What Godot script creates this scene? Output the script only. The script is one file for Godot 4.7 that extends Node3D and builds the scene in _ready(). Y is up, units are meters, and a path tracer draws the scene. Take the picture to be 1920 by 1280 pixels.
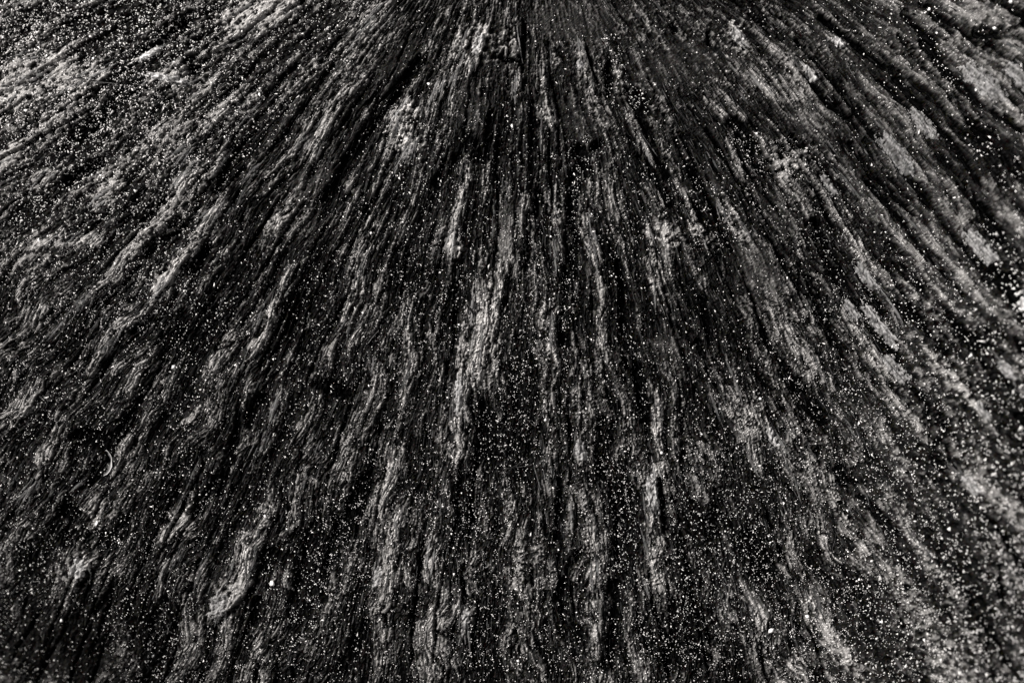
extends Node3D
# A close look at the flared foot of an old tree: dark fibrous wood, pale weathered bark fanning down from the top, strewn with pale grains.
# All places on the trunk are given in half millimetres on the slope's own plane: across to the right (0..1920) and down the slope (0..1280).

const UNIT := 0.0005
const STEP := 1.6
const HEAD := Vector2(980.0, -300.0)          # the fibres fan out from here

var across := Vector3.RIGHT
var up_slope := Vector3(0, 0.766, -0.643)
var outward := Vector3(0, 0.643, 0.766)
var middle := Vector3(0, 0.62, 0)

var rng := RandomNumberGenerator.new()
var ripple := FastNoiseLite.new()
var fibre_noise := FastNoiseLite.new()
var fibre_noise_b := FastNoiseLite.new()
var ridge_noise := FastNoiseLite.new()
var lump_noise := FastNoiseLite.new()
var patch_noise := FastNoiseLite.new()
var flake_edge := FastNoiseLite.new()
var flake_value := FastNoiseLite.new()

# rasters every 4 units over the whole built slope
const R0 := Vector2(-520, -520)
const RS := 3.0
const RW := 988
const RH := 784
var tone := PackedFloat32Array()       # how pale the bark is
var relief := PackedFloat32Array()     # how far it stands out
var groove := PackedFloat32Array()     # how deep a crack or hollow runs there
var crusty := PackedFloat32Array()     # scabbed, crumbly bark that has lost its grain
var calm := PackedFloat32Array()       # smooth, uncracked wood
var strewn := PackedFloat32Array()     # how many grains lie there

var cols := PackedFloat32Array()
var rows := PackedFloat32Array()
var heights := PackedFloat32Array()

# broad ground tones of the wood: x, y, x, y, half width, paleness
var broad := [
	[100, 200, 500, 60, 260, 0.28], [60, 420, 300, 340, 150, 0.28], [620, 180, 760, 60, 110, 0.38], [950, 60, 1200, 60, 150, 0.30], [1300, 120, 1500, 300, 170, 0.32],
	[1700, 150, 1900, 500, 170, 0.38], [1450, 480, 1250, 620, 110, 0.26], [900, 300, 1050, 400, 150, 0.24], [100, 640, 300, 560, 120, 0.26], [700, 600, 640, 760, 120, 0.3],
	[940, 760, 900, 1000, 160, 0.29], [1200, 950, 1250, 1200, 160, 0.28], [600, 950, 560, 1250, 140, 0.31], [150, 1000, 250, 1000, 110, 0.29], [1560, 900, 1500, 1100, 150, 0.32],
	[1820, 780, 1760, 1280, 150, 0.2], [1650, 1230, 1900, 1200, 120, 0.27], [40, 1230, 140, 1200, 100, 0.09], [450, 760, 380, 900, 100, 0.22], [1100, 660, 1300, 720, 120, 0.20],
]
# pale streaks and plates
var pale := [
	[30, 75, 70, 60, 36, 0.75], [0, 175, 100, 115, 38, 0.95], [130, 150, 175, 140, 30, 0.85], [20, 120, 60, 150, 30, 0.8], [255, 105, 292, 85, 9, 1.0], [250, 146, 345, 138, 9, 1.0], [300, 128, 335, 118, 12, 0.85],
	[440, 30, 520, 10, 40, 0.9], [480, 70, 400, 110, 35, 0.6], [340, 165, 380, 150, 30, 0.75], [420, 215, 470, 190, 30, 0.6], [700, 30, 640, 95, 28, 0.75], [720, 8, 690, 50, 26, 0.9], [620, 200, 560, 290, 30, 0.62],
	[655, 165, 690, 120, 22, 0.6], [735, 215, 775, 205, 16, 0.95], [752, 240, 765, 280, 17, 1.0], [775, 262, 760, 295, 9, 0.95], [800, 180, 850, 150, 12, 0.8], [905, 55, 893, 100, 13, 1.0], [870, 70, 855, 90, 15, 0.95],
	[945, 82, 968, 80, 11, 1.0], [850, 130, 890, 110, 9, 0.85], [210, 340, 180, 380, 22, 0.95], [95, 318, 60, 335, 18, 0.85], [20, 275, 0, 295, 16, 0.85], [60, 455, 178, 448, 14, 0.85], [150, 440, 175, 455, 10, 0.95],
	[290, 540, 312, 525, 14, 0.9], [250, 585, 210, 645, 18, 0.72], [140, 580, 155, 555, 14, 0.6], [85, 625, 128, 600, 14, 0.65], [25, 605, 60, 580, 18, 0.8], [170, 600, 145, 640, 10, 0.55], [415, 275, 398, 340, 7, 0.7],
	[378, 410, 395, 395, 12, 0.8], [520, 395, 480, 450, 24, 0.5], [345, 330, 330, 350, 12, 0.8], [325, 295, 350, 280, 12, 0.65], [590, 230, 545, 300, 16, 0.6], [480, 320, 450, 360, 12, 0.5], [832, 430, 858, 465, 12, 1.0],
	[825, 395, 838, 440, 12, 0.6], [846, 462, 862, 452, 7, 1.0], [672, 505, 682, 560, 9, 0.75], [655, 590, 640, 640, 11, 0.65], [880, 572, 886, 596, 6, 1.0], [935, 440, 930, 545, 20, 0.55], [915, 596, 888, 655, 13, 0.85],
	[500, 570, 478, 630, 17, 0.6], [560, 500, 530, 540, 14, 0.45], [430, 520, 405, 560, 12, 0.5],
	[1040, 90, 1042, 112, 9, 0.75], [1088, 85, 1095, 105, 9, 0.75], [1012, 200, 1035, 224, 12, 0.85], [975, 145, 965, 165, 7, 0.9], [1018, 255, 1030, 330, 16, 0.6], [1034, 360, 1042, 415, 13, 0.85], [1105, 410, 1120, 545, 18, 0.6],
	[1040, 460, 1046, 520, 9, 0.6], [1048, 580, 1030, 650, 9, 0.7], [1203, 262, 1212, 290, 10, 0.7], [1225, 330, 1242, 370, 10, 0.6], [1384, 40, 1392, 80, 9, 0.9], [1360, 110, 1420, 160, 14, 0.7], [1415, 140, 1450, 175, 14, 0.75],
	[1398, 180, 1380, 150, 12, 0.7], [1510, 120, 1540, 140, 8, 0.95], [1565, 65, 1595, 78, 9, 1.0], [1460, 80, 1500, 110, 9, 0.6], [1482, 300, 1512, 285, 14, 1.0], [1460, 318, 1480, 305, 9, 0.95], [1308, 430, 1345, 455, 14, 0.85],
	[1370, 420, 1405, 440, 14, 0.65], [1215, 432, 1262, 448, 14, 0.8], [1235, 520, 1250, 545, 12, 0.6], [1220, 530, 1235, 550, 8, 0.6], [1350, 380, 1385, 410, 13, 0.6], [1600, 100, 1690, 215, 18, 0.5], [1640, 205, 1725, 335, 18, 0.48],
	[1770, 90, 1835, 165, 22, 0.62], [1850, 120, 1915, 220, 22, 0.65], [1850, 15, 1910, 25, 34, 0.62], [1790, 30, 1840, 50, 20, 0.6], [1700, 410, 1745, 500, 15, 0.6], [1765, 355, 1850, 480, 16, 0.66], [1840, 480, 1875, 520, 14, 0.7],
	[1885, 290, 1905, 350, 13, 0.9], [1730, 110, 1780, 200, 8, 0.6], [1800, 180, 1840, 240, 12, 0.6], [1870, 255, 1920, 330, 10, 0.6], [1500, 200, 1560, 270, 10, 0.5], [1560, 290, 1640, 400, 14, 0.4], [1580, 330, 1600, 360, 8, 0.5],
	[470, 655, 448, 720, 20, 0.6], [440, 700, 415, 745, 22, 0.55], [425, 745, 385, 795, 18, 0.5], [212, 680, 190, 720, 11, 0.65], [262, 690, 245, 735, 12, 0.55], [512, 758, 508, 775, 7, 0.85], [495, 785, 505, 795, 5, 0.8],
	[490, 820, 455, 885, 16, 0.65], [455, 840, 440, 905, 12, 0.55], [405, 850, 345, 900, 13, 0.6], [345, 935, 318, 965, 11, 0.75], [385, 915, 370, 985, 8, 0.6], [190, 862, 180, 885, 10, 0.9], [160, 905, 142, 935, 12, 0.68],
	[55, 885, 22, 940, 15, 0.6], [45, 920, 35, 935, 6, 0.9], [12, 870, 0, 900, 10, 0.6], [160, 1060, 118, 1082, 15, 0.9], [130, 1085, 90, 1125, 24, 0.5], [60, 1090, 105, 1050, 12, 0.45], [300, 1075, 312, 1065, 9, 0.85],
	[335, 1045, 320, 1060, 9, 0.6], [365, 1085, 380, 1060, 8, 0.65], [435, 1105, 395, 1165, 28, 0.68], [440, 1058, 475, 1068, 14, 0.62], [360, 1100, 345, 1125, 10, 0.5], [595, 835, 555, 900, 15, 0.65], [578, 810, 582, 830, 5, 0.85],
	[625, 770, 615, 800, 9, 0.5], [500, 1000, 480, 1030, 9, 0.6], [535, 960, 515, 1000, 10, 0.45], [640, 1140, 634, 1160, 5, 0.85], [585, 1085, 575, 1110, 8, 0.6], [772, 670, 752, 765, 7, 0.65], [700, 670, 668, 745, 9, 0.6],
	[745, 850, 718, 925, 16, 0.6], [755, 960, 738, 1000, 15, 0.65], [702, 1058, 706, 1105, 10, 0.75], [720, 1075, 735, 1090, 9, 0.55], [805, 1035, 808, 1055, 7, 0.9], [818, 955, 800, 1010, 12, 0.7], [835, 890, 820, 960, 13, 0.58],
	[872, 855, 855, 890, 8, 0.8], [882, 655, 858, 790, 16, 0.78], [902, 640, 893, 700, 7, 0.85], [858, 720, 845, 800, 12, 0.6], [868, 1125, 862, 1195, 10, 0.75], [872, 1170, 866, 1200, 7, 0.9], [745, 1215, 735, 1250, 11, 0.65],
	[500, 1205, 490, 1220, 10, 0.45], [60, 1210, 90, 1240, 30, 0.2], [770, 1080, 755, 1140, 9, 0.5], [960, 1100, 955, 1180, 9, 0.45],
	[1098, 640, 1082, 800, 13, 0.5], [1092, 825, 1085, 865, 10, 0.75], [1040, 730, 1018, 800, 13, 0.4], [1022, 870, 1008, 965, 24, 0.66], [1035, 890, 1040, 980, 8, 0.7], [1072, 945, 1065, 1035, 8, 0.85], [1062, 1050, 1055, 1080, 7, 0.7],
	[1130, 1018, 1112, 1085, 13, 0.7], [1135, 1030, 1138, 1110, 4, 0.8], [1232, 885, 1218, 955, 12, 0.9], [1226, 970, 1208, 1050, 12, 0.75], [1236, 755, 1232, 830, 8, 0.85], [1272, 700, 1250, 760, 12, 0.42], [1335, 735, 1342, 775, 9, 0.75],
	[1328, 670, 1332, 712, 9, 0.55], [1385, 730, 1412, 800, 13, 0.72], [1368, 690, 1390, 735, 9, 0.65], [1438, 795, 1475, 845, 9, 0.95], [1405, 848, 1432, 885, 9, 0.68], [1480, 875, 1505, 925, 7, 0.65], [1528, 678, 1562, 728, 10, 0.75],
	[1635, 665, 1675, 715, 14, 0.72], [1500, 765, 1512, 792, 6, 0.6], [1575, 785, 1602, 832, 6, 0.75], [1608, 935, 1642, 1015, 9, 0.66], [1528, 975, 1548, 1035, 8, 0.55], [1382, 1140, 1368, 1215, 14, 0.5], [1415, 1140, 1425, 1165, 13, 0.62],
	[1216, 1095, 1204, 1140, 8, 0.68], [1122, 1170, 1114, 1240, 11, 0.55], [1040, 1180, 1030, 1240, 8, 0.5], [1460, 930, 1485, 990, 6, 0.6], [1545, 880, 1575, 940, 6, 0.6],
	[1750, 720, 1790, 700, 15, 0.6], [1820, 680, 1845, 700, 13, 0.85], [1790, 755, 1800, 775, 14, 0.92], [1765, 890, 1790, 905, 14, 0.85], [1745, 870, 1770, 880, 11, 0.8], [1845, 840, 1830, 950, 18, 0.42], [1690, 1000, 1712, 1060, 10, 0.6],
	[1600, 1235, 1660, 1215, 26, 0.55], [1690, 1180, 1740, 1150, 26, 0.42], [1800, 1050, 1830, 1010, 28, 0.42], [1880, 1110, 1890, 1150, 24, 0.38], [1515, 1130, 1545, 1118, 14, 0.6], [1850, 1250, 1910, 1240, 26, 0.45], [1770, 1090, 1790, 1120, 12, 0.62],
	[1885, 720, 1915, 800, 14, 0.36], [1730, 660, 1745, 690, 12, 0.75], [1600, 545, 1640, 600, 9, 0.7], [1655, 560, 1675, 600, 8, 0.75], [1690, 520, 1712, 560, 9, 0.7], [1545, 560, 1590, 640, 8, 0.62], [1480, 640, 1530, 700, 6, 0.5],
]
# dark grooves, cracks and hollows
var dark := [
	[190, 180, 240, 140, 24, 0.0], [180, 200, 140, 240, 20, 0.02], [300, 72, 340, 40, 10, 0.02], [350, 108, 358, 124, 12, 0.0], [180, 300, 120, 335, 11, 0.02], [262, 358, 225, 405, 10, 0.02], [20, 50, 60, 20, 18, 0.05],
	[385, 462, 355, 510, 10, 0.0], [432, 275, 402, 352, 9, 0.0], [455, 320, 430, 370, 9, 0.03], [790, 110, 720, 190, 12, 0.0], [722, 188, 650, 300, 11, 0.0], [650, 300, 610, 370, 9, 0.03], [640, 60, 600, 110, 7, 0.05],
	[922, 210, 910, 300, 8, 0.0], [880, 260, 890, 290, 14, 0.02], [820, 340, 850, 300, 12, 0.04], [745, 500, 820, 560, 42, 0.03], [600, 500, 560, 640, 34, 0.04], [350, 660, 400, 600, 24, 0.03], [270, 470, 330, 420, 12, 0.04],
	[330, 600, 310, 660, 20, 0.04], [60, 380, 20, 420, 22, 0.05],
	[1180, 178, 1210, 195, 16, 0.0], [1146, 110, 1140, 175, 8, 0.02], [1200, 205, 1255, 330, 10, 0.02], [1205, 290, 1260, 380, 9, 0.02], [1376, 228, 1410, 240, 14, 0.0], [1400, 250, 1440, 315, 14, 0.0], [1425, 300, 1450, 320, 14, 0.02],
	[1262, 46, 1268, 54, 6, 0.0], [1330, 55, 1334, 78, 4, 0.0], [1270, 260, 1310, 350, 6, 0.02], [1300, 380, 1345, 460, 4, 0.03], [1345, 460, 1360, 530, 3, 0.03], [1088, 285, 1100, 315, 15, 0.0], [1112, 275, 1125, 268, 8, 0.0],
	[1082, 320, 1070, 420, 12, 0.0], [1076, 430, 1058, 640, 14, 0.02], [1000, 190, 1004, 400, 7, 0.02], [984, 36, 980, 130, 5, 0.0], [925, 104, 975, 112, 4, 0.0], [992, 400, 984, 500, 8, 0.02], [960, 500, 930, 640, 5, 0.04],
	[1162, 490, 1170, 620, 6, 0.02], [1320, 560, 1335, 640, 6, 0.05], [1410, 370, 1445, 420, 3, 0.03], [1490, 250, 1560, 360, 4, 0.04],
	[1548, 28, 1620, 82, 6, 0.0], [1620, 82, 1680, 130, 6, 0.0], [1680, 130, 1722, 205, 7, 0.0], [1722, 205, 1765, 275, 7, 0.0], [1500, 72, 1580, 160, 5, 0.0], [1580, 160, 1625, 225, 6, 0.0], [1625, 225, 1682, 305, 6, 0.0],
	[1682, 305, 1730, 395, 5, 0.02], [1600, 262, 1645, 332, 4, 0.02], [1645, 332, 1705, 405, 4, 0.02], [1520, 140, 1565, 195, 6, 0.02], [1560, 190, 1600, 215, 8, 0.02], [1700, 20, 1745, 82, 7, 0.0], [1745, 30, 1775, 70, 5, 0.02],
	[1730, 82, 1765, 145, 9, 0.0], [1765, 145, 1805, 205, 7, 0.0], [1805, 205, 1865, 265, 6, 0.02], [1690, 62, 1725, 122, 4, 0.02], [1725, 122, 1775, 192, 5, 0.02], [1775, 192, 1812, 275, 6, 0.02], [1790, 260, 1850, 350, 24, 0.03],
	[1745, 300, 1830, 450, 8, 0.0], [1850, 150, 1912, 235, 4, 0.02], [1815, 76, 1845, 84, 11, 0.0], [1845, 84, 1915, 60, 4, 0.05], [1800, 440, 1840, 525, 20, 0.02], [1840, 525, 1870, 620, 9, 0.0], [1530, 420, 1602, 560, 13, 0.02],
	[1580, 520, 1640, 600, 10, 0.02], [1630, 340, 1760, 520, 4, 0.02], [1650, 430, 1720, 560, 7, 0.03], [1880, 340, 1920, 430, 8, 0.05], [1700, 590, 1780, 640, 16, 0.03], [1750, 640, 1800, 640, 20, 0.03], [1860, 560, 1905, 610, 4, 0.0],
	[190, 828, 140, 820, 15, 0.0], [195, 845, 185, 835, 9, 0.0], [452, 775, 410, 922, 9, 0.0], [402, 900, 358, 965, 7, 0.02], [600, 720, 645, 738, 13, 0.0], [484, 745, 462, 795, 9, 0.0], [110, 1018, 200, 1022, 20, 0.02],
	[240, 985, 270, 1010, 24, 0.02], [150, 980, 110, 960, 14, 0.04], [560, 1010, 500, 1060, 20, 0.03], [625, 990, 600, 1110, 28, 0.03], [690, 900, 640, 1000, 16, 0.02], [470, 1110, 400, 1180, 5, 0.02], [20, 1080, 10, 1050, 22, 0.03],
	[880, 930, 910, 1010, 34, 0.02], [920, 760, 915, 860, 20, 0.02], [980, 700, 960, 880, 28, 0.03], [210, 1090, 150, 1170, 5, 0.03], [175, 1060, 130, 1110, 4, 0.02], [300, 1130, 270, 1180, 8, 0.04], [230, 1200, 300, 1240, 24, 0.07],
	[480, 1130, 470, 1170, 10, 0.02], [680, 1180, 640, 1260, 14, 0.04],
	[1135, 760, 1120, 900, 19, 0.0], [1178, 890, 1165, 1060, 24, 0.02], [1300, 980, 1285, 1230, 34, 0.02], [1350, 930, 1340, 1000, 14, 0.03], [1270, 1150, 1260, 1180, 22, 0.0], [1530, 1060, 1580, 1090, 26, 0.02], [1500, 720, 1545, 785, 13, 0.02],
	[1545, 850, 1590, 900, 14, 0.03], [1725, 780, 1740, 860, 14, 0.04], [1850, 770, 1880, 810, 8, 0.02], [1200, 690, 1212, 790, 9, 0.02], [1240, 900, 1248, 1000, 5, 0.0], [1275, 760, 1285, 860, 7, 0.02], [1310, 640, 1345, 720, 6, 0.02],
	[1420, 690, 1470, 770, 6, 0.03], [1430, 620, 1490, 710, 6, 0.03], [1150, 1100, 1140, 1250, 14, 0.03], [1410, 1010, 1440, 1080, 20, 0.03], [1770, 1080, 1772, 1120, 3, 0.0], [1812, 1030, 1814, 1090, 3, 0.0], [1580, 900, 1660, 990, 7, 0.03],
	[1660, 720, 1720, 790, 7, 0.03], [1050, 900, 1045, 1010, 6, 0.02], [1080, 1040, 1050, 1120, 8, 0.03],
]
# smooth, hardly cracked wood: x, y, x, y, half width, paleness
var smooth_wood := [
	[1040, 30, 1110, 40, 40, 0.33], [1300, 110, 1240, 130, 40, 0.27], [880, 180, 885, 240, 24, 0.24], [1070, 200, 1090, 250, 18, 0.28], [1410, 490, 1440, 540, 34, 0.27], [1360, 340, 1300, 350, 22, 0.24], [1250, 640, 1290, 670, 24, 0.3],
	[1660, 150, 1700, 260, 20, 0.42], [1600, 300, 1650, 400, 20, 0.36], [1330, 95, 1340, 130, 14, 0.26], [770, 90, 720, 130, 24, 0.28], [570, 340, 620, 330, 26, 0.3], [950, 400, 945, 460, 16, 0.36], [1830, 60, 1790, 30, 22, 0.52],
	[1480, 420, 1440, 380, 22, 0.3], [1410, 150, 1390, 110, 10, 0.27], [1550, 250, 1500, 220, 20, 0.3],
]
# scabbed places: x, y, x, y, half width, how much
var scabs := [
	[40, 60, 500, 20, 150, 0.75], [60, 240, 380, 200, 130, 0.7], [60, 420, 300, 380, 90, 0.6], [1800, 660, 1800, 1300, 120, 0.85], [1640, 1230, 1900, 1220, 90, 0.85], [1880, 560, 1900, 640, 60, 0.6],
	[880, 70, 960, 90, 34, 0.9], [760, 215, 770, 285, 32, 0.9], [1470, 300, 1510, 290, 30, 1.0], [1310, 430, 1350, 450, 28, 0.9], [1230, 435, 1265, 445, 28, 0.8], [1170, 150, 1220, 200, 34, 0.7], [1388, 50, 1392, 80, 20, 0.9],
	[840, 440, 855, 462, 20, 0.8], [1040, 100, 1100, 100, 24, 0.6], [1020, 205, 1110, 215, 24, 0.6], [1500, 120, 1600, 80, 26, 0.6], [1200, 40, 1330, 90, 40, 0.5], [520, 420, 560, 410, 34, 0.5], [290, 535, 320, 525, 24, 0.7],
	[430, 1110, 400, 1150, 34, 0.6], [100, 1080, 150, 1075, 34, 0.7], [1700, 120, 1880, 40, 60, 0.5], [1350, 390, 1400, 430, 30, 0.6], [980, 1060, 1000, 1040, 22, 0.8], [60, 1230, 140, 1200, 80, 0.6],
]
# grains: x, y, x, y, half width, how thickly strewn
var strewing := [
	[60, 80, 500, 20, 190, 1.3], [120, 230, 420, 200, 130, 1.2], [120, 400, 330, 330, 110, 0.85], [60, 500, 260, 540, 70, 0.8], [420, 40, 560, 30, 70, 1.3], [260, 530, 330, 530, 30, 1.1], [560, 120, 600, 60, 60, 0.6],
	[1000, 60, 1450, 120, 190, 0.10], [620, 250, 500, 400, 110, 0.22], [880, 240, 960, 250, 60, 0.2], [1250, 560, 1440, 520, 80, 0.14], [1600, 150, 1750, 350, 110, 0.12], [1850, 60, 1880, 160, 70, 0.06], [700, 170, 760, 60, 70, 0.14],
	[735, 215, 765, 280, 30, 0.9], [760, 330, 800, 250, 24, 0.5], [1150, 170, 1190, 190, 24, 0.7], [1400, 280, 1490, 300, 34, 0.9], [1320, 430, 1345, 445, 24, 0.7], [1150, 80, 1150, 150, 16, 0.7], [1095, 300, 1090, 420, 30, 0.6],
	[1000, 600, 1040, 560, 50, 0.75], [960, 700, 1000, 900, 70, 0.62], [700, 620, 800, 560, 90, 0.5], [870, 960, 880, 1010, 60, 0.85], [640, 980, 620, 1100, 50, 0.75], [550, 1180, 560, 1120, 50, 0.7], [280, 700, 380, 720, 60, 0.5],
	[1160, 880, 1160, 1050, 34, 0.75], [1380, 900, 1420, 1150, 110, 0.78], [1580, 760, 1640, 860, 60, 0.75], [1500, 950, 1560, 860, 70, 0.7], [1590, 560, 1630, 620, 34, 0.8], [1800, 850, 1760, 960, 80, 0.6], [1700, 1150, 1600, 1240, 130, 1.0],
	[1850, 1080, 1860, 1180, 90, 0.65], [420, 1120, 430, 1100, 34, 0.06], [130, 1080, 160, 1120, 40, 0.12], [60, 1230, 100, 1240, 70, 0.1], [1020, 920, 1030, 890, 22, 0.12], [600, 860, 640, 800, 60, 0.25], [440, 860, 470, 700, 50, 0.2],
	[1240, 1200, 1260, 1100, 60, 0.8], [900, 1200, 950, 1100, 70, 0.65], [20, 700, 60, 760, 50, 0.8], [240, 1000, 280, 980, 34, 0.5], [860, 680, 890, 640, 22, 0.12], [1100, 640, 1110, 480, 22, 0.16], [1225, 900, 1215, 1040, 14, 0.15],
]


func _ready() -> void:
	rng.seed = 41
	# ---- camera, sky, sun, exposure
	var cam := Camera3D.new()
	cam.name = "camera"
	var stand := 1.3
	cam.fov = rad_to_deg(2.0 * atan(640.0 * UNIT / stand))
	cam.near = 0.05
	cam.far = 200.0
	add_child(cam)
	cam.look_at_from_position(middle + outward * (stand + 0.003), middle, up_slope)
	var lens := CameraAttributesPhysical.new()
	lens.frustum_focal_length = 12.0 * stand / (640.0 * UNIT)
	lens.exposure_aperture = 1.45
	lens.frustum_focus_distance = stand
	cam.attributes = lens
	cam.current = true

	var sky_look := ProceduralSkyMaterial.new()
	sky_look.sky_top_color = Color(0.62, 0.62, 0.63)
	sky_look.sky_horizon_color = Color(0.80, 0.79, 0.78)
	sky_look.sky_curve = 0.2
	sky_look.ground_bottom_color = Color(0.1, 0.1, 0.1)
	sky_look.ground_horizon_color = Color(0.35, 0.35, 0.35)
	sky_look.sun_angle_max = 1.0
	var sky := Sky.new()
	sky.sky_material = sky_look
	var env := Environment.new()
	env.background_mode = Environment.BG_SKY
	env.sky = sky
	env.background_energy_multiplier = 0.55
	env.tonemap_mode = Environment.TONE_MAPPER_LINEAR
	env.tonemap_exposure = 2.35
	env.sdfgi_enabled = true
	env.ssao_enabled = true
	env.ssil_enabled = true
	var around := WorldEnvironment.new()
	around.name = "surroundings"
	around.environment = env
	add_child(around)

	var sun := DirectionalLight3D.new()
	sun.name = "sun"
	sun.light_energy = 1.1
	sun.light_color = Color(1.0, 0.99, 0.98)
	sun.light_angular_distance = 0.5
	sun.shadow_enabled = true
	add_child(sun)
	var towards := (across * -0.62 + up_slope * 0.42 + outward * 0.66).normalized()
	sun.look_at_from_position(middle + towards * 5.0, middle, Vector3.UP)

	# ---- the slope
	set_noises()
	paint_rasters()
	make_ground()
	var trunk := Node3D.new()
	trunk.name = "tree_trunk"
	add_child(trunk)
	trunk.position = Vector3(0, 0, 0.2)
	tag(trunk, "dark fibrous flared foot of an old tree with pale weathered bark fanning down", "tree trunk")
	make_wood(trunk)
	make_strips(trunk)
	make_fibres(trunk)
	make_plates(trunk)
	# ---- what lies on it
	make_grains()
	make_seeds()
	make_stems()


func tag(o: Node, label: String, category := "", group := "", kind := "") -> void:
	if label: o.set_meta("label", label)
	if category: o.set_meta("category", category)
	if group: o.set_meta("group", group)
	if kind: o.set_meta("kind", kind)


func set_noises() -> void:
	var n := 0
	for f in [ripple, fibre_noise, fibre_noise_b, ridge_noise, lump_noise, patch_noise]:
		f.noise_type = FastNoiseLite.TYPE_SIMPLEX_SMOOTH
		f.fractal_type = FastNoiseLite.FRACTAL_NONE
		f.frequency = 1.0
		f.seed = 11 + 7 * n
		n += 1
	ripple.frequency = 1.0 / 170.0
	lump_noise.frequency = 1.0 / 6.5
	patch_noise.frequency = 1.0 / 46.0
	patch_noise.fractal_type = FastNoiseLite.FRACTAL_FBM
	patch_noise.fractal_octaves = 3
	for f in [flake_edge, flake_value]:
		f.noise_type = FastNoiseLite.TYPE_CELLULAR
		f.cellular_distance_function = FastNoiseLite.DISTANCE_EUCLIDEAN
		f.cellular_jitter = 1.0
		f.fractal_type = FastNoiseLite.FRACTAL_NONE
		f.frequency = 1.0
		f.seed = 77
	flake_edge.cellular_return_type = FastNoiseLite.RETURN_DISTANCE2_SUB
	flake_value.cellular_return_type = FastNoiseLite.RETURN_CELL_VALUE


func stroke(into: PackedFloat32Array, s: Array, soft: float, ragged: float, only_up := false) -> PackedFloat32Array:
	var a := Vector2(s[0], s[1])
	var b := Vector2(s[2], s[3])
	var w: float = s[4]
	var v: float = s[5]
	var reach := w * (1.0 + soft) + ragged * 1.2
	var x0 := maxi(0, int((minf(a.x, b.x) - reach - R0.x) / RS))
	var x1 := mini(RW - 1, int((maxf(a.x, b.x) + reach - R0.x) / RS) + 1)
	var y0 := maxi(0, int((minf(a.y, b.y) - reach - R0.y) / RS))
	var y1 := mini(RH - 1, int((maxf(a.y, b.y) + reach - R0.y) / RS) + 1)
	var ab := b - a
	var l2 := maxf(ab.length_squared(), 1.0)
	for j in range(y0, y1 + 1):
		for i in range(x0, x1 + 1):
			var p := R0 + Vector2(i, j) * RS
			var t := clampf((p - a).dot(ab) / l2, 0.0, 1.0)
			var d := p.distance_to(a + ab * t) + ragged * patch_noise.get_noise_2d(p.x * 2.2, p.y * 2.2)
			var k := 1.0 - smoothstep(w * (1.0 - soft * 0.7), w * (1.0 + soft), d)
			if k > 0.0:
				var at := j * RW + i
				into[at] = maxf(into[at], lerpf(into[at], v, k)) if only_up else lerpf(into[at], v, k)
	return into


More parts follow.
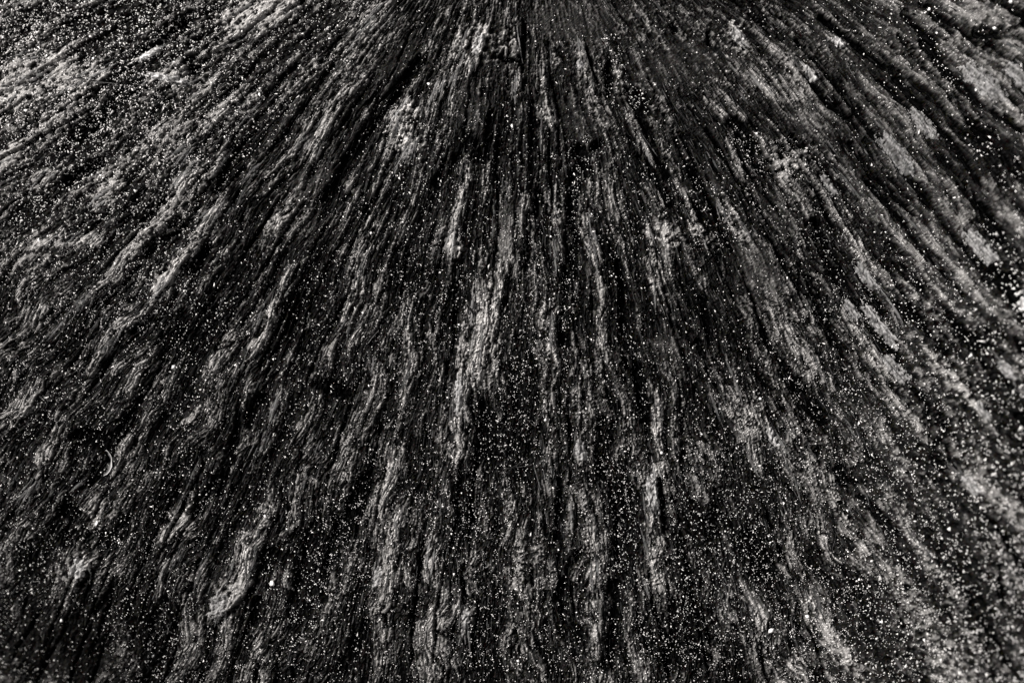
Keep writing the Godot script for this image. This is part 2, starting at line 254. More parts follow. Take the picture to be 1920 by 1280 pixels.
func paint_rasters() -> void:
	tone.resize(RW * RH)
	tone.fill(0.26)
	crusty.resize(RW * RH)
	crusty.fill(0.0)
	calm.resize(RW * RH)
	calm.fill(0.0)
	strewn.resize(RW * RH)
	strewn.fill(0.42)
	for s in broad: tone = stroke(tone, s, 0.6, 60.0)
	for s in smooth_wood:
		tone = stroke(tone, s, 0.4, 16.0)
		calm = stroke(calm, [s[0], s[1], s[2], s[3], s[4], 1.0], 0.4, 16.0)
	calm = stroke(calm, [1640, 60, 1880, 480, 150, 0.6], 0.5, 40.0)
	calm = stroke(calm, [1850, 900, 1850, 1300, 110, 0.5], 0.5, 40.0)
	for s in pale:
		s[4] *= 0.78
		s[5] *= 0.9
		if s[1] > 560: s[5] *= 0.82
		if s[0] > 1720 and s[1] > 580:
			s[4] *= 0.8
			s[5] *= 0.8
		var mid := Vector2(s[0] + s[2], s[1] + s[3]) * 0.5
		var run: Vector2 = flow(mid.x, mid.y) * (Vector2(s[2] - s[0], s[3] - s[1]).length() * 0.5 + 4.0 * minf(float(s[4]), 16.0) + 25.0)
		if s[5] > 0.4 and (s[0] > 540 or s[1] > 430): tone = stroke(tone, [mid.x - run.x, mid.y - run.y, mid.x + run.x, mid.y + run.y, minf(float(s[4]) * 0.8, 16.0), 0.26 + 0.22 * s[5]], 0.8, 10.0, true)
	for s in pale:
		tone = stroke(tone, s, 0.35, minf(12.0, s[4]))
	for s in scabs: crusty = stroke(crusty, s, 0.6, minf(30.0, s[4]))
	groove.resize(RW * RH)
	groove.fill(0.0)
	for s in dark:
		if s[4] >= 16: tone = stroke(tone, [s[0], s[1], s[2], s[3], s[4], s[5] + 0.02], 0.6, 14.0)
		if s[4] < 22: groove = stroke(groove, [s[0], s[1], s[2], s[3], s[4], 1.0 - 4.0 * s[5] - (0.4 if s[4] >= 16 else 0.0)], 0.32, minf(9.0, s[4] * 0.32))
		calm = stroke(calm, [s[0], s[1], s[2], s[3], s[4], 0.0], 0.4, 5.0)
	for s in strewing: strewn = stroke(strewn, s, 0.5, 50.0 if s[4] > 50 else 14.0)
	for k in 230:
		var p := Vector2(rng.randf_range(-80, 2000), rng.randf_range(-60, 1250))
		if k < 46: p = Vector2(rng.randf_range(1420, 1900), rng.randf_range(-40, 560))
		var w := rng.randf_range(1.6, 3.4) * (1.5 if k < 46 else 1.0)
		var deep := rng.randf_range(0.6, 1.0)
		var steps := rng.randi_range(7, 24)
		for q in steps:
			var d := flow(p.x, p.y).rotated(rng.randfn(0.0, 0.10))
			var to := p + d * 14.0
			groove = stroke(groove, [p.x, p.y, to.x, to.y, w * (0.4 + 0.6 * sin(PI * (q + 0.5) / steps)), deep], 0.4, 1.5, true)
			p = to
	# what is pale is bark that still stands; what is dark is groove: a blurred copy of the tone gives the relief
	relief = tone.duplicate()
	for pass_ in 2:
		var from := relief.duplicate()
		for j in range(1, RH - 1):
			for i in range(1, RW - 1):
				var at := j * RW + i
				relief[at] = (from[at] * 2.0 + from[at - 1] + from[at + 1] + from[at - RW] + from[at + RW]) / 6.0


func look_up(r: PackedFloat32Array, x: float, y: float) -> float:
	var fx := clampf((x - R0.x) / RS, 0.0, RW - 1.01)
	var fy := clampf((y - R0.y) / RS, 0.0, RH - 1.01)
	var i := int(fx)
	var j := int(fy)
	fx -= i
	fy -= j
	var at := j * RW + i
	return lerpf(lerpf(r[at], r[at + 1], fx), lerpf(r[at + RW], r[at + RW + 1], fx), fy)


func bend(fan: float) -> float:
	return 0.07 if fan < 0.0 else 0.05 + 0.47 * smoothstep(0.5, 0.92, fan)


func flow(x: float, y: float) -> Vector2:
	# the way the fibres run at a place, downwards
	var d := Vector2(x, y) - HEAD
	var fan := atan2(d.x, d.y)
	var far := pow(d.length() / 760.0, 6.0)
	var way := fan - atan(bend(fan) * far / (1.0 + far) * fan) + 0.10 * ripple.get_noise_2d(x, y) + 0.05 * patch_noise.get_noise_2d(x * 0.5, y * 0.5)
	return Vector2(sin(way), cos(way))


func shape(x: float, y: float) -> float:
	# the great form of the flare: a low dome, a neighbouring root swelling on the right, the lower left falling away
	var h := -0.014 * pow((x - 900.0) / 960.0, 2.0) - 0.007 * pow((y - 640.0) / 640.0, 2.0)
	var d := x - (1640.0 - 0.14 * y)
	if d > 0.0: h += 0.22 * (1.0 - exp(-pow(d / 400.0, 1.6)))
	var q := (y - 1040.0) * 0.8 + (230.0 - x) * 0.7
	if q > 0.0: h -= 0.08 * (1.0 - exp(-pow(q / 300.0, 1.5)))
	return h


func place(x: float, y: float, h: float) -> Vector3:
	return middle + across * ((x - 960.0) * UNIT) + up_slope * ((640.0 - y) * UNIT) + outward * h


func surface_at(x: float, y: float) -> float:
	var i := clampi(cols.bsearch(x), 1, cols.size() - 1)
	var j := clampi(rows.bsearch(y), 1, rows.size() - 1)
	var fx := clampf((x - cols[i - 1]) / (cols[i] - cols[i - 1]), 0, 1)
	var fy := clampf((y - rows[j - 1]) / (rows[j] - rows[j - 1]), 0, 1)
	var n := cols.size()
	return lerpf(lerpf(heights[(j - 1) * n + i - 1], heights[(j - 1) * n + i], fx), lerpf(heights[j * n + i - 1], heights[j * n + i], fx), fy)


func ladder(low: float, high: float, inner_low: float, inner_high: float) -> PackedFloat32Array:
	var out := PackedFloat32Array()
	var x := inner_low
	var s := STEP
	while x > low:
		s = minf(s * 1.25, 40.0)
		x -= s
		out.append(x)
	out.reverse()
	x = inner_low
	while x <= inner_high:
		out.append(x)
		x += STEP
	s = STEP
	while x < high:
		out.append(x)
		s = minf(s * 1.25, 40.0)
		x += s
	return out


func wood_material() -> StandardMaterial3D:
	var m := StandardMaterial3D.new()
	m.vertex_color_use_as_albedo = true
	m.roughness = 0.6
	m.metallic_specular = 0.1
	return m


func make_wood(trunk: Node3D) -> void:
	cols = ladder(-500, 2420, -30, 1950)
	rows = ladder(-500, 1780, -24, 1304)
	var nc := cols.size()
	var nr := rows.size()
	var pts := PackedVector3Array()
	pts.resize(nc * nr)
	var tint := PackedColorArray()
	tint.resize(nc * nr)
	heights.resize(nc * nr)
	var base := middle - trunk.position
	for j in nr:
		var y := rows[j]
		for i in nc:
			var x := cols[i]
			var dx := x - HEAD.x
			var dy := y - HEAD.y
			var r := maxf(sqrt(dx * dx + dy * dy), 40.0)
			var fan := atan2(dx, dy)
			var k := bend(fan)
			var w := ripple.get_noise_2d(x, y)
			var far := pow(r / 760.0, 6.0)
			var spread := pow(1.0 + far, k / 6.0)
			k *= far / (1.0 + far)
			var t := fan * spread + w * 0.014 + 0.0034 * patch_noise.get_noise_2d(x, y)
			var per := r / spread                      # units for a step of one in t
			# fine fibres: about 9 units apart everywhere
			var lg := log(per / 8.5) * 1.4427
			var lo := floorf(lg)
			var f := pow(2.0, lo)
			var fr := smoothstep(0.2, 0.8, lg - lo)
			var along := r / 40.0
			var n := lerpf(fibre_noise.get_noise_2d(t * f, along * 0.32 + lo * 17.3), fibre_noise.get_noise_2d(t * f * 2.0, along * 0.32 + (lo + 1.0) * 17.3), fr)
			var n2 := fibre_noise_b.get_noise_2d(t * f * 1.6 + along * 0.3, along * 1.35)
			var ridge := ridge_noise.get_noise_2d(t * 17.0, r / 420.0) + 0.6 * ridge_noise.get_noise_2d(t * 43.0 + 9.0, r / 230.0)
			ridge *= 0.25 + 0.75 * smoothstep(280.0, 700.0, r)
			var lump := lump_noise.get_noise_2d(x, y)
			var way := fan - k * fan
			var slip := 13.0 * n2 + 9.0 * n
			var sx := x + sin(way) * slip + 3.0 * lump
			var sy := y + cos(way) * slip
			var tn := look_up(tone, sx, sy)
			var cm := look_up(calm, sx, sy)
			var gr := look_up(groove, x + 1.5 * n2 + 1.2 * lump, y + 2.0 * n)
			cm *= 0.55
			var rough := 1.0 - 0.6 * cm
			var crack := minf(smoothstep(0.05, 0.34, absf(n)), smoothstep(0.0, 0.14, absf(n2)) * 0.6 + 0.4)
			crack = lerpf(1.0, crack, rough)
			tn = clampf(tn + 0.34 * ridge * rough * (1.0 - smoothstep(0.55, 0.95, tn)), 0.0, 1.0)
			# how much of the pale weathered skin is left here, in fibres and flakes
			var crust := look_up(crusty, x, y)
			var pit := lump_noise.get_noise_2d(x * 0.42 + 300.0, y * 0.42)
			# long flakes between the cracks, each as pale as its own weather left it
			var near := smoothstep(560.0, 760.0, r)
			var ta := t * 118.0 + 0.5 * n2
			var tb := t * 62.0 + 0.5 * n2
			var edge := lerpf(flake_edge.get_noise_2d(tb * 1.9, r / 17.0), flake_edge.get_noise_2d(ta, r / 24.0), near) + 1.0
			var own := lerpf(flake_value.get_noise_2d(tb * 1.9, r / 17.0), flake_value.get_noise_2d(ta, r / 24.0), near)
			var scab := flake_value.get_noise_2d(x / 9.0, y / 8.0)
			own = lerpf(own, scab, crust)
			n2 = lerpf(n2, pit, crust * 0.8)
			n = lerpf(n, lump, crust * 0.6)
			crack = lerpf(crack, smoothstep(-0.5, 0.0, pit), crust * 0.7)
			crack = minf(crack, lerpf(0.15 + 0.85 * smoothstep(0.05, 0.22, edge), 1.0, maxf(crust, cm * 0.5)))
			var left := 0.47 + 0.50 * own + 0.3 * crust * pit + 0.18 * n2 + 0.34 * lump + 0.16 * n + 0.2 * ridge
			var gap := 1.02 - 1.05 * tn
			var skin := lerpf(smoothstep(gap - 0.12, gap + 0.22, left), clampf(0.42 * tn + 0.02 + 0.16 * n2 + 0.10 * n + 0.12 * lump, 0.0, 1.0), cm)
			var body := 0.0055 + 0.030 * tn * (1.0 + 0.7 * own) + (0.024 + 0.17 * tn + 0.16 * tn * tn) * skin
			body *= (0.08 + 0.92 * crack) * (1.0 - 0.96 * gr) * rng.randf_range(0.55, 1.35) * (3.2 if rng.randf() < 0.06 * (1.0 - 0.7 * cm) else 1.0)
			body = clampf(body, 0.0012, 0.6)
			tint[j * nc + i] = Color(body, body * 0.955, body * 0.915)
			var h := 0.0065 * (1.0 - 0.5 * crust) * look_up(relief, x, y) + 0.0030 * ridge * rough + (0.0018 * (crack - 1.0) + 0.0007 * n + 0.0007 * n2 + 0.0011 * skin + 0.0008 * own) * rough + 0.00028 * lump
			h -= 0.006 * gr
			h += shape(x, y)
			heights[j * nc + i] = h
			pts[j * nc + i] = base + across * ((x - 960.0) * UNIT) + up_slope * ((640.0 - y) * UNIT) + outward * h
	var nrm := PackedVector3Array()
	nrm.resize(nc * nr)
	for j in nr:
		for i in nc:
			var at := j * nc + i
			var ex := pts[at + (1 if i < nc - 1 else 0)] - pts[at - (1 if i > 0 else 0)]
			var ey := pts[at - (nc if j > 0 else 0)] - pts[at + (nc if j < nr - 1 else 0)]
			nrm[at] = ex.cross(ey).normalized()
	var idx := PackedInt32Array()
	idx.resize((nc - 1) * (nr - 1) * 6)
	var q := 0
	for j in nr - 1:
		for i in nc - 1:
			var at := j * nc + i
			idx[q] = at
			idx[q + 1] = at + 1
			idx[q + 2] = at + nc
			idx[q + 3] = at + 1
			idx[q + 4] = at + nc + 1
			idx[q + 5] = at + nc
			q += 6
	# the body behind: from the rim back into the trunk
	var rim := PackedInt32Array()
	for i in nc: rim.append(i)
	for j in range(1, nr): rim.append(j * nc + nc - 1)
	for i in range(nc - 2, -1, -1): rim.append((nr - 1) * nc + i)
	for j in range(nr - 2, -1, -1): rim.append(j * nc)
	var first := pts.size()
	for a in rim:
		pts.append(pts[a])
		pts.append(Vector3(pts[a].x * 0.8, pts[a].y, pts[a].z - 1.3))
		var side := (pts[a] - base).normalized()
		for k in 2:
			nrm.append(side)
			tint.append(Color(0.02, 0.0195, 0.019))
	for a in rim.size() - 1:
		idx.append_array([first + 2 * a, first + 2 * a + 1, first + 2 * a + 2, first + 2 * a + 1, first + 2 * a + 3, first + 2 * a + 2])
	var m := arrays(pts, nrm, tint, idx)
	var o := MeshInstance3D.new()
	o.name = "wood"
	o.mesh = m
	o.material_override = wood_material()
	trunk.add_child(o, true)


func arrays(pts: PackedVector3Array, nrm: PackedVector3Array, tint: PackedColorArray, idx: PackedInt32Array) -> ArrayMesh:
	var a := []
	a.resize(Mesh.ARRAY_MAX)
	a[Mesh.ARRAY_VERTEX] = pts
	a[Mesh.ARRAY_NORMAL] = nrm
	a[Mesh.ARRAY_COLOR] = tint
	a[Mesh.ARRAY_INDEX] = idx
	var m := ArrayMesh.new()
	m.add_surface_from_arrays(Mesh.PRIMITIVE_TRIANGLES, a)
	return m


var bp := PackedVector3Array()
var bn := PackedVector3Array()
var bc := PackedColorArray()
var bi := PackedInt32Array()

func begin() -> void:
	bp = PackedVector3Array()
	bn = PackedVector3Array()
	bc = PackedColorArray()
	bi = PackedInt32Array()


func sliver(x: float, y: float, length: float, width: float, thick: float, pale_: float, parts: int, off: Vector3, lift := 0.0) -> void:
	# a sliver of bark that lies along the grain, thin at both ends, ridged in the middle
	var p := Vector2(x, y)
	var first := bp.size()
	var lean := rng.randf_range(-0.5, 0.5)
	var stray := rng.randfn(0.0, 0.09)
	var curl := rng.randfn(0.0, 0.12)
	for s in parts + 1:
		var u := float(s) / parts
		var d := flow(p.x, p.y).rotated(stray + curl * (u - 0.5))
		var side := Vector2(d.y, -d.x)
		var w := width * 0.5 * pow(sin(PI * clampf(u, 0.04, 0.96)), 0.55) * rng.randf_range(0.75, 1.2)
		var tall := thick * (0.35 + 0.65 * sin(PI * u)) * rng.randf_range(0.7, 1.2)
		var l := p - side * w
		var r := p + side * w
		var c := p + side * w * lean
		bp.append(place(l.x, l.y, surface_at(l.x, l.y) - 0.0006 + lift * u) - off)
		bp.append(place(c.x, c.y, surface_at(c.x, c.y) + tall + lift * u) - off)
		bp.append(place(r.x, r.y, surface_at(r.x, r.y) - 0.0006 + lift * u) - off)
		var sw := across * side.x - up_slope * side.y
		bn.append((outward - sw * 0.8).normalized())
		bn.append(outward)
		bn.append((outward + sw * 0.8).normalized())
		var g := pale_ * rng.randf_range(0.4, 1.4)
		bc.append(Color(g * 0.5, g * 0.485, g * 0.475))
		bc.append(Color(g, g * 0.975, g * 0.955))
		bc.append(Color(g * 0.5, g * 0.485, g * 0.475))
		if s < parts:
			var a := first + 3 * s
			bi.append_array([a, a + 1, a + 3, a + 1, a + 4, a + 3, a + 1, a + 2, a + 4, a + 2, a + 5, a + 4])
		p += d * (length / parts)


func made(called: String, material: Material, parent: Node) -> MeshInstance3D:
	var o := MeshInstance3D.new()
	o.name = called
	o.mesh = arrays(bp, bn, bc, bi)
	o.material_override = material
	parent.add_child(o, true)
	return o


func make_strips(trunk: Node3D) -> void:
	# the strips that stand out most, each one a piece of its own
	var m := wood_material()
	var n := 0
	while n < 290:
		var s = pale[rng.randi() % pale.size()]
		var u := rng.randf()
		var x := lerpf(s[0], s[2], u) + rng.randfn(0, s[4] * 0.55)
		var y := lerpf(s[1], s[3], u) + rng.randfn(0, s[4] * 0.55)
		if x < 5 or x > 1915 or y < 5 or y > 1275: continue
		var tn := look_up(tone, x, y)
		if tn < 0.4 or look_up(calm, x, y) > 0.5 or look_up(groove, x, y) > 0.2: continue
		begin()
		var width := rng.randf_range(4.0, 8.0)
		var length := rng.randf_range(28, 80)
		var d := flow(x, y) * length * 0.5
		sliver(x - d.x, y - d.y, length, width, rng.randf_range(0.0008, 0.0018), 0.27 * pow(tn, 1.5) * rng.randf_range(0.5, 1.15), 10, trunk.position)
		made("bark_strip", m, trunk)
		n += 1


func make_fibres(trunk: Node3D) -> void:
	begin()
	for n in 14000:
		var x := rng.randf_range(-60, 1980)
		var y := rng.randf_range(-60, 1340)
		var tn := look_up(tone, x, y)
		if rng.randf() < look_up(calm, x, y) * 0.9: continue
		if tn < 0.05 and rng.randf() < 0.75: continue
		var g := 0.003 + 0.27 * pow(tn, 1.5) * (rng.randf_range(0.5, 1.4) if rng.randf() < 0.55 else rng.randf_range(0.02, 0.25))
		g *= 1.0 - 0.9 * look_up(groove, x, y)
		if rng.randf() < look_up(crusty, x, y): continue
		var length := rng.randf_range(8, 30)
		var d := flow(x, y) * length * 0.5
		sliver(x - d.x, y - d.y, length, rng.randf_range(1.8, 4.4), rng.randf_range(0.0003, 0.0012), g, 3, trunk.position)
	var o := made("bark_fibres", wood_material(), trunk)
	o.set_meta("kind", "stuff")


func plate(x: float, y: float, length: float, width: float, thick: float, pale_: float, off: Vector3, turned := 0.0) -> void:
	# a flake of bark with a broken outline and a pitted, cracked face
	var first := bp.size()
	var d := flow(x, y).rotated(turned)
	var side := Vector2(d.y, -d.x)
	var nu := maxi(8, int(length * 1.2 / 2.2))
	var nv := maxi(6, int(width * 1.3 / 2.0))
	var here := PackedByteArray()
	for i in nu + 1:
		for j in nv + 1:
			var u := 2.0 * i / nu - 1.0
			var v := 2.0 * j / nv - 1.0
			var q := Vector2(x, y) + d * (u * length * 0.6) + side * (v * width * 0.65)
			var rag := 0.35 * patch_noise.get_noise_2d(q.x * 3.0, q.y * 3.0) + 0.2 * lump_noise.get_noise_2d(q.x, q.y)
			var inside := 1.0 - pow(pow(absf(u), 3.0) + pow(absf(v), 3.0), 0.333) + rag - 0.12
			here.append(1 if inside > 0.0 else 0)
			var fib := fibre_noise_b.get_noise_2d((q - Vector2(x, y)).dot(side) / 5.0, (q - Vector2(x, y)).dot(d) / 30.0)
			var crack := smoothstep(0.02, 0.22, absf(fib))
			var h := thick * smoothstep(-0.02, 0.22, inside) + 0.0006 * fib - 0.0007 * (1.0 - crack) - 0.0004
			bp.append(place(q.x, q.y, surface_at(q.x, q.y) + h) - off)
			var g := pale_ * clampf(0.75 + 0.5 * fib + 0.5 * lump_noise.get_noise_2d(q.x * 1.7, q.y * 1.7), 0.15, 1.4) * (0.25 + 0.75 * crack) * rng.randf_range(0.7, 1.25)
			bc.append(Color(g, g * 0.97, g * 0.95))
			bn.append(outward)
	var n := nv + 1
	for i in range(1, nu):
		for j in range(1, nv):
			var at := first + i * n + j
			bn[at] = -(bp[at + n] - bp[at - n]).cross(bp[at + 1] - bp[at - 1]).normalized()
			if bn[at].dot(outward) < 0.0: bn[at] = -bn[at]
	for i in nu:
		for j in nv:
			var at := first + i * n + j
			if here[i * n + j] + here[i * n + j + 1] + here[(i + 1) * n + j] + here[(i + 1) * n + j + 1] >= 2:
				bi.append_array([at, at + 1, at + n, at + 1, at + n + 1, at + n])


func make_plates(trunk: Node3D) -> void:
	var m := wood_material()
	var at := [
		[1882, 590, 78, 34, 0.5], [1908, 612, 70, 24, 0.55], [272, 95, 42, 12, 0.55], [300, 141, 84, 11, 0.5, 0.85], [1600, 580, 40, 16, 0.2], [1645, 610, 90, 17, 0.22], [1668, 690, 60, 22, 0.2], [1626, 520, 60, 15, 0.18],
		[1525, 133, 34, 12, 0.45], [1578, 72, 26, 14, 0.45], [1388, 62, 34, 18, 0.3], [895, 80, 44, 14, 0.42], [1090, 845, 40, 18, 0.26], [1088, 120, 20, 12, 0.3], [128, 1075, 46, 26, 0.36], [405, 1140, 52, 30, 0.22],
		[1795, 765, 34, 12, 0.26], [1775, 895, 36, 13, 0.26], [1830, 690, 36, 12, 0.28], [1560, 345, 44, 12, 0.2], [1680, 290, 90, 26, 0.15], [1815, 170, 90, 30, 0.2], [1725, 235, 70, 22, 0.17], [1800, 470, 70, 22, 0.22],
		[1870, 170, 70, 22, 0.2], [1225, 930, 70, 20, 0.3], [872, 1160, 46, 14, 0.28], [706, 1085, 40, 14, 0.27], [860, 740, 70, 13, 0.28], [1450, 820, 42, 12, 0.36],
	]
	for a in at:
		begin()
		plate(a[0], a[1], a[2], a[3], 0.0022, a[4], trunk.position, a[5] if a.size() > 5 else 0.0)
		made("bark_plate", m, trunk)


func grain(p: Vector3, r: float, long: float, g: float, off: Vector3) -> void:
	# a small uneven five-cornered grain
	var turn := rng.randf() * TAU
	var a := (across * cos(turn) + up_slope * sin(turn))
	var b := (up_slope * cos(turn) - across * sin(turn))
	var up := (outward + a * rng.randf_range(-0.4, 0.4) + b * rng.randf_range(-0.4, 0.4)).normalized()
	var first := bp.size()
	var dirs: Array[Vector3] = [a * long, b * 0.8 - a * 0.6 * long, b * -0.9 - a * 0.45 * long, up * 0.75, up * -0.75]
	for d in dirs:
		var v: Vector3 = d * r * rng.randf_range(0.65, 1.35)
		bp.append(p + v - off)
		bn.append(d.normalized())
		bc.append(Color(g, g * 0.96, g * 0.93))
	for k in 3:
		var m := (k + 1) % 3
		bi.append_array([first + k, first + 3, first + m, first + k, first + m, first + 4])


func make_grains() -> void:
	begin()
	var off := Vector3(0, 0, 0.2)
	var n := 0
	var tries := 0
	while n < 84000 and tries < 800000:
		tries += 1
		var x := rng.randf_range(-200, 2120)
		var y := rng.randf_range(-160, 1440)
		var d := look_up(strewn, x, y)
		d *= clampf(0.8 + 1.2 * patch_noise.get_noise_2d(x * 1.6 + 900.0, y * 1.6) + 0.9 * lump_noise.get_noise_2d(x * 0.5, y * 0.5), 0.03, 2.2)
		d *= 1.25 - 0.9 * clampf(look_up(relief, x, y), 0.0, 0.8)
		if rng.randf() * 1.3 > d: continue
		var big := 1.0
		if x < 520.0 and y < 520.0: big += 0.5 * (1.0 - maxf(x, y) / 520.0)
		if x > 1560.0: big += 0.5 * clampf((x - 1560.0) / 300.0, 0, 1)
		var r := (0.25 + 0.56 * exp(rng.randfn(0.0, 0.42))) * big
		if rng.randf() < 0.03: r *= 1.5
		var long := 1.0 + rng.randf() * 0.7
		if rng.randf() < 0.1: long = rng.randf_range(2.0, 3.4)
		grain(place(x, y, surface_at(x, y) + r * UNIT * 0.45), r * UNIT, long, 0.9 * rng.randf_range(0.3, 1.0), off)
		n += 1
	var m := wood_material()
	m.roughness = 0.8
	var o := made("pale_grains", m, self)
	o.position = off
	tag(o, "countless tiny pale grains scattered over the dark bark", "grains", "", "stuff")


func thing(called: String, label: String, category: String, x: float, y: float, group := "") -> Node3D:
	var o := Node3D.new()
	o.name = called
	add_child(o, true)
	o.position = place(x, y, surface_at(x, y))
	tag(o, label, category, group)
	return o


func pebble(x: float, y: float, r: float, stretch: float, g: float, off: Vector3) -> void:
	# a small husk: rounded, dented, a little flat
	var first := bp.size()
	var around := 10
	var up := 7
	var turn := rng.randf() * TAU
	var a := across * cos(turn) + up_slope * sin(turn)
	var b := up_slope * cos(turn) - across * sin(turn)
	var c := place(x, y, surface_at(x, y) + r * UNIT * 0.5)
	for j in up + 1:
		var la := PI * j / up
		for i in around:
			var lo := TAU * i / around
			var n := (a * cos(lo) * stretch + b * sin(lo)) * sin(la) + outward * cos(la) * 0.75
			var dent := 1.0 + 0.45 * lump_noise.get_noise_3d(n.x * 9.0 + x, n.y * 9.0 + y, n.z * 9.0)
			bp.append(c + n * r * UNIT * dent - off)
			bn.append(n.normalized())
			var v := g * rng.randf_range(0.8, 1.1)
			bc.append(Color(v, v * 0.97, v * 0.95))
	for j in up:
		for i in around:
			var p := first + j * around + i
			var q := first + j * around + (i + 1) % around
			bi.append_array([p, q, p + around, q, q + around, p + around])


func make_seeds() -> void:
	var list := [
		[1743, 18, 5.5, 1.0, "round white seed in the dark crack at the upper end of the slope"],
		[1861, 27, 6.0, 1.0, "largest round white seed, out of focus on the smooth grey bark plate"],
		[1837, 72, 4.5, 1.7, "oval white seed beside the black hollow in the smooth grey plate"],
		[1752, 66, 3.6, 1.1, "small round seed on the pale ridge just below the dark crack"],
		[1803, 184, 4.0, 1.1, "pale seed alone between two blurred slanting bark ridges"],
		[803, 155, 4.6, 1.2, "pale pea-shaped husk above the white crusted streak near the top"],
		[695, 437, 3.8, 1.1, "small round seed alone on the dark fibres below the thin crossed hairs"],
		[1241, 849, 4.2, 1.0, "bright round seed at the foot of a narrow pale bark streak"],
		[1023, 787, 4.0, 1.2, "bright round seed beside the mottled bark above the crossed straws"],
		[508, 1096, 7.0, 1.2, "biggest lumpy white husk between the pale fibrous patches down the slope"],
		[1516, 1157, 5.0, 1.3, "white oval seed below the bent white straw"],
		[1877, 1185, 6.0, 1.1, "blurred white seed on the speckled grey bark of the neighbouring root"],
		[322, 688, 5.0, 1.3, "ragged pale husk among scattered grains on dark wood"],
		[1450, 1186, 6.5, 1.5, "ragged white clump of husk on the black wood below the smooth grey streak"],
		[1428, 748, 3.8, 1.4, "small white seed at the upper tip of a pale slanting splinter"],
		[971, 1243, 4.4, 1.2, "white seed near the lowest edge of the slope among dark grooves"],
		[265, 1248, 6.0, 1.2, "soft round seed at the dark lower corner"],
		[79, 1185, 4.5, 1.0, "small soft white seed over the dim grey corner of the bark"],
	]
	var m := wood_material()
	m.roughness = 0.6
	m.metallic_specular = 0.3
	for l in list:
		var o := thing("pale_seed", l[4], "seed", l[0], l[1], "larger pale seeds lying on the bark")
		begin()
		pebble(l[0], l[1], l[2] * 0.62, l[3] * 1.1, 0.7, o.position)
		made("husk", m, o)


func tube(path: Array, r0: float, r1: float, g: float, off: Vector3, lift := 1.0) -> void:
	# a thin stem through the given places, following the bark
	var curve := Curve3D.new()
	curve.bake_interval = 0.002
	for k in path.size():
		var p := Vector2(path[k][0], path[k][1])
		var before := Vector2(path[maxi(k - 1, 0)][0], path[maxi(k - 1, 0)][1])
		var after := Vector2(path[mini(k + 1, path.size() - 1)][0], path[mini(k + 1, path.size() - 1)][1])
		var t := (after - before) / 6.0
		var t3 := across * (t.x * UNIT) - up_slope * (t.y * UNIT)
		curve.add_point(place(p.x, p.y, surface_at(p.x, p.y) + r0 * UNIT * 0.8 + 0.0012 * lift * sin(PI * k / maxf(1.0, path.size() - 1.0))), -t3, t3)
	var pts := curve.get_baked_points()
	var first := bp.size()
	for k in pts.size():
		var ahead := (pts[mini(k + 1, pts.size() - 1)] - pts[maxi(k - 1, 0)]).normalized()
		var side := ahead.cross(outward).normalized()
		var up := side.cross(ahead)
		var r := lerpf(r0, r1, float(k) / (pts.size() - 1)) * UNIT * rng.randf_range(0.85, 1.15)
		var v := g * rng.randf_range(0.75, 1.15)
		for c in 5:
			var n := side * cos(TAU * c / 5.0) + up * sin(TAU * c / 5.0)
			bp.append(pts[k] + n * r - off)
			bn.append(n)
			bc.append(Color(v, v * 0.97, v * 0.95))
	for k in pts.size() - 1:
		for c in 5:
			var p := first + 5 * k + c
			var q := first + 5 * k + (c + 1) % 5
			bi.append_array([p, p + 5, q, q, p + 5, q + 5])


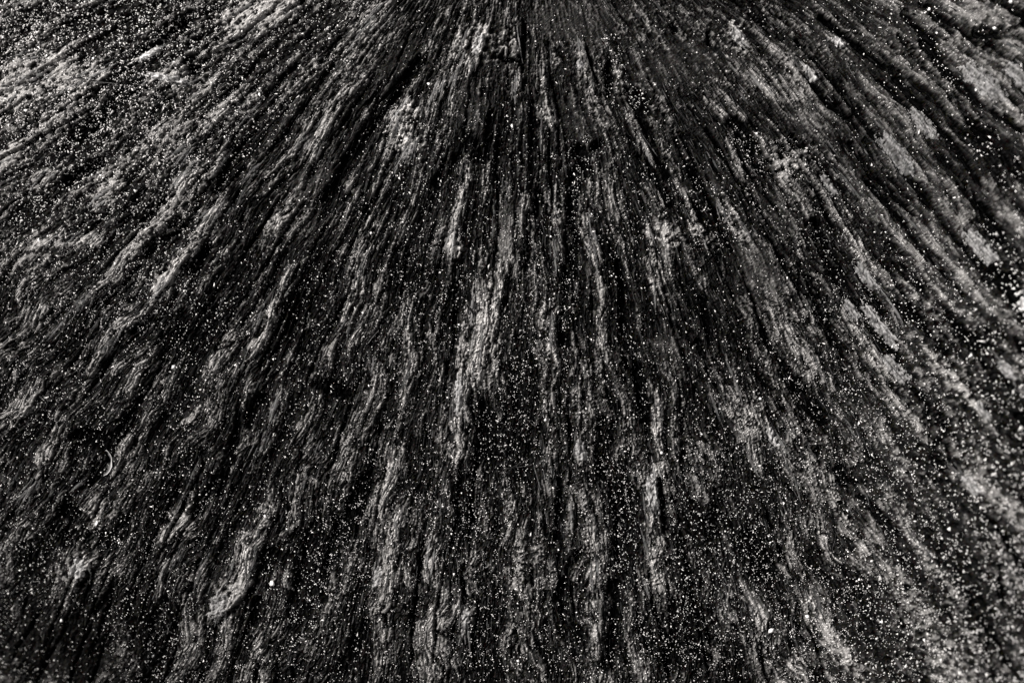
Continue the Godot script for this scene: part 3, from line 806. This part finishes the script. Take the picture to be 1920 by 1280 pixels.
func make_stems() -> void:
	var m := wood_material()
	# name, category, label, thickness at both ends, paleness, one or more paths
	var list := [
		["straw", "straw", "bent white straw standing out on the black wood above a white oval seed", 2.0, 1.0, 0.9, [[[1566, 990], [1563, 1010], [1558, 1030], [1559, 1052]]]],
		["straw", "straw", "short curved white straw beside the long pale streak in the middle", 1.7, 0.8, 0.85, [[[907, 738], [910, 752], [916, 764]]]],
		["straw", "straw", "fan of crossed pale straws lying over dark wood", 1.0, 0.5, 0.55, [[[938, 886], [962, 875], [990, 866]], [[945, 890], [965, 874], [985, 862]], [[950, 878], [970, 876], [1000, 872]], [[955, 868], [962, 876], [966, 884]]]],
		["straw", "straw", "two short pale straws side by side above a narrow bark ridge", 1.1, 0.6, 0.7, [[[1072, 909], [1085, 903], [1101, 896]], [[1078, 912], [1090, 906]]]],
		["twig", "twig", "short stubby pale twig lying aslant on dark grainy wood", 2.4, 1.6, 0.65, [[[688, 642], [698, 630], [709, 618]]]],
		["hair_stem", "stem", "thin arched stem looping over dark grainy wood above the stubby twig", 0.8, 0.5, 0.5, [[[690, 602], [720, 585], [738, 568], [752, 561], [766, 564]]]],
		["stem", "stem", "long thin dark-edged stem along the pale crusted ledge near the top", 1.0, 1.6, 0.7, [[[115, 146], [140, 142], [165, 147], [214, 151]], [[142, 142], [155, 138]]]],
		["stem", "stem", "hooked thin pale stem above the sliver of white bark", 1.0, 0.7, 0.7, [[[268, 78], [272, 69], [285, 65], [302, 66]]]],
		["stem", "stem", "curly pale stem among the dense grains", 1.2, 0.8, 0.75, [[[212, 282], [224, 270], [232, 258], [222, 256]]]],
		["straw", "straw", "pale stem tip with a husk end among grains low on the slope", 1.6, 0.8, 0.7, [[[300, 1197], [304, 1188], [302, 1180], [308, 1176]], [[298, 1192], [308, 1194], [312, 1200]]]],
		["stem", "stem", "arched pale stem curving over the dark wood at the foot of the slope", 1.4, 0.9, 0.6, [[[455, 1222], [460, 1232], [470, 1238], [486, 1241]]]],
		["stem", "stem", "pale ring-shaped stem curl near the lowest edge", 1.5, 1.0, 0.6, [[[485, 1248], [489, 1257], [502, 1260], [511, 1252]]]],
		["stem", "stem", "thin wavy pale stem above the broad fibrous patch", 1.1, 0.8, 0.6, [[[394, 1070], [398, 1063], [408, 1063], [421, 1060]]]],
		["straw", "straw", "crumpled white scrap of straw at the edge of the middle pale streak", 2.2, 1.2, 0.9, [[[876, 572], [880, 580], [878, 590]], [[882, 578], [888, 590], [887, 598]], [[872, 595], [874, 612]]]],
		["straw", "straw", "small v-shaped folded straw on dark wood", 1.2, 0.8, 0.4, [[[960, 612], [966, 592], [980, 602]]]],
		["straw", "straw", "slanting pale straw above the black wedge between two ridges", 1.2, 0.7, 0.6, [[[1138, 656], [1133, 668], [1126, 682]]]],
		["twig", "twig", "thin pale twig slanting across the smooth grey wood", 1.3, 1.0, 0.7, [[[1428, 550], [1440, 560], [1455, 566], [1473, 573]], [[1432, 549], [1430, 556]]]],
		["straw", "straw", "pointed pale straw at the head of a dark groove", 1.6, 0.5, 0.65, [[[1333, 588], [1337, 596], [1340, 604]]]],
		["stem", "stem", "long wavy hair-thin stem on mottled grey bark", 0.9, 0.6, 0.6, [[[1380, 373], [1392, 381], [1398, 392], [1401, 409]]]],
		["straw", "straw", "three thin straws crossing like an open tent on grey fibres", 0.7, 0.5, 0.4, [[[668, 318], [682, 300], [697, 294]], [[674, 312], [688, 292], [690, 284]], [[690, 286], [698, 296]]]],
		["rootlet", "root", "dark wiry rootlet arched across the pale streak near the top middle", 1.4, 0.8, 0.006, [[[1000, 352], [1015, 362], [1035, 366], [1052, 358], [1066, 345]], [[1010, 372], [1030, 386], [1050, 388], [1068, 372]], [[1018, 398], [1040, 404], [1060, 392]]]],
		["stem", "stem", "white curled stem beside the narrow dark crack in grey bark", 1.2, 0.8, 0.7, [[[1454, 42], [1462, 45], [1468, 38]]]],
		["stem", "stem", "pale forked stem over the black groove among steep ridges", 1.2, 0.8, 0.7, [[[1578, 182], [1586, 180], [1592, 184]], [[1584, 181], [1589, 175]]]],
		["straw", "straw", "thin short straw on the dark wood between grain clusters", 1.0, 0.6, 0.6, [[[1156, 64], [1152, 72]]]],
	]
	for l in list:
		var paths: Array = l[6]
		var p0 = paths[0][0]
		var o := thing(l[0], l[2], l[1], p0[0], p0[1], "stems and straws lying on the bark")
		for path in paths:
			begin()
			tube(path, l[3], l[4], l[5], o.position)
			made("stalk", m, o)
	# the curled flake at the dark hollow
	var f := thing("curled_bark_flake", "curled bark flake with a bright thin rim at a dark hollow", "bark flake", 196, 872)
	begin()
	var first := bp.size()
	for j in 9:
		for i in 5:
			var a := lerpf(-1.1, 1.2, j / 8.0)
			var rr := 26.0 + 4.0 * sin(a * 2.0)
			var x := 178.0 + cos(a) * rr * (0.75 + 0.07 * i)
			var y := 866.0 + sin(a) * rr * (0.9 + 0.03 * i)
			bp.append(place(x, y, surface_at(x, y) + 0.0006 + 0.0034 * pow(i / 4.0, 2.0) * cos(a)) - f.position)
			bn.append((outward - across * 0.5 * i / 4.0).normalized())
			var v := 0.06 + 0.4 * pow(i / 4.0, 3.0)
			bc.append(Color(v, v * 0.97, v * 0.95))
	for j in 8:
		for i in 4:
			var p := first + 5 * j + i
			bi.append_array([p, p + 1, p + 5, p + 1, p + 6, p + 5])
	made("flake", m, f)


func make_ground() -> void:
	var m := StandardMaterial3D.new()
	m.albedo_color = Color(0.22, 0.215, 0.21)
	m.roughness = 1.0
	var p := PlaneMesh.new()
	p.size = Vector2(120, 120)
	var o := MeshInstance3D.new()
	o.name = "ground"
	o.mesh = p
	o.material_override = m
	o.position = Vector3(0, 0, 0)
	o.set_meta("kind", "structure")
	o.set_meta("label", "dark forest ground at the foot of the tree")
	add_child(o)
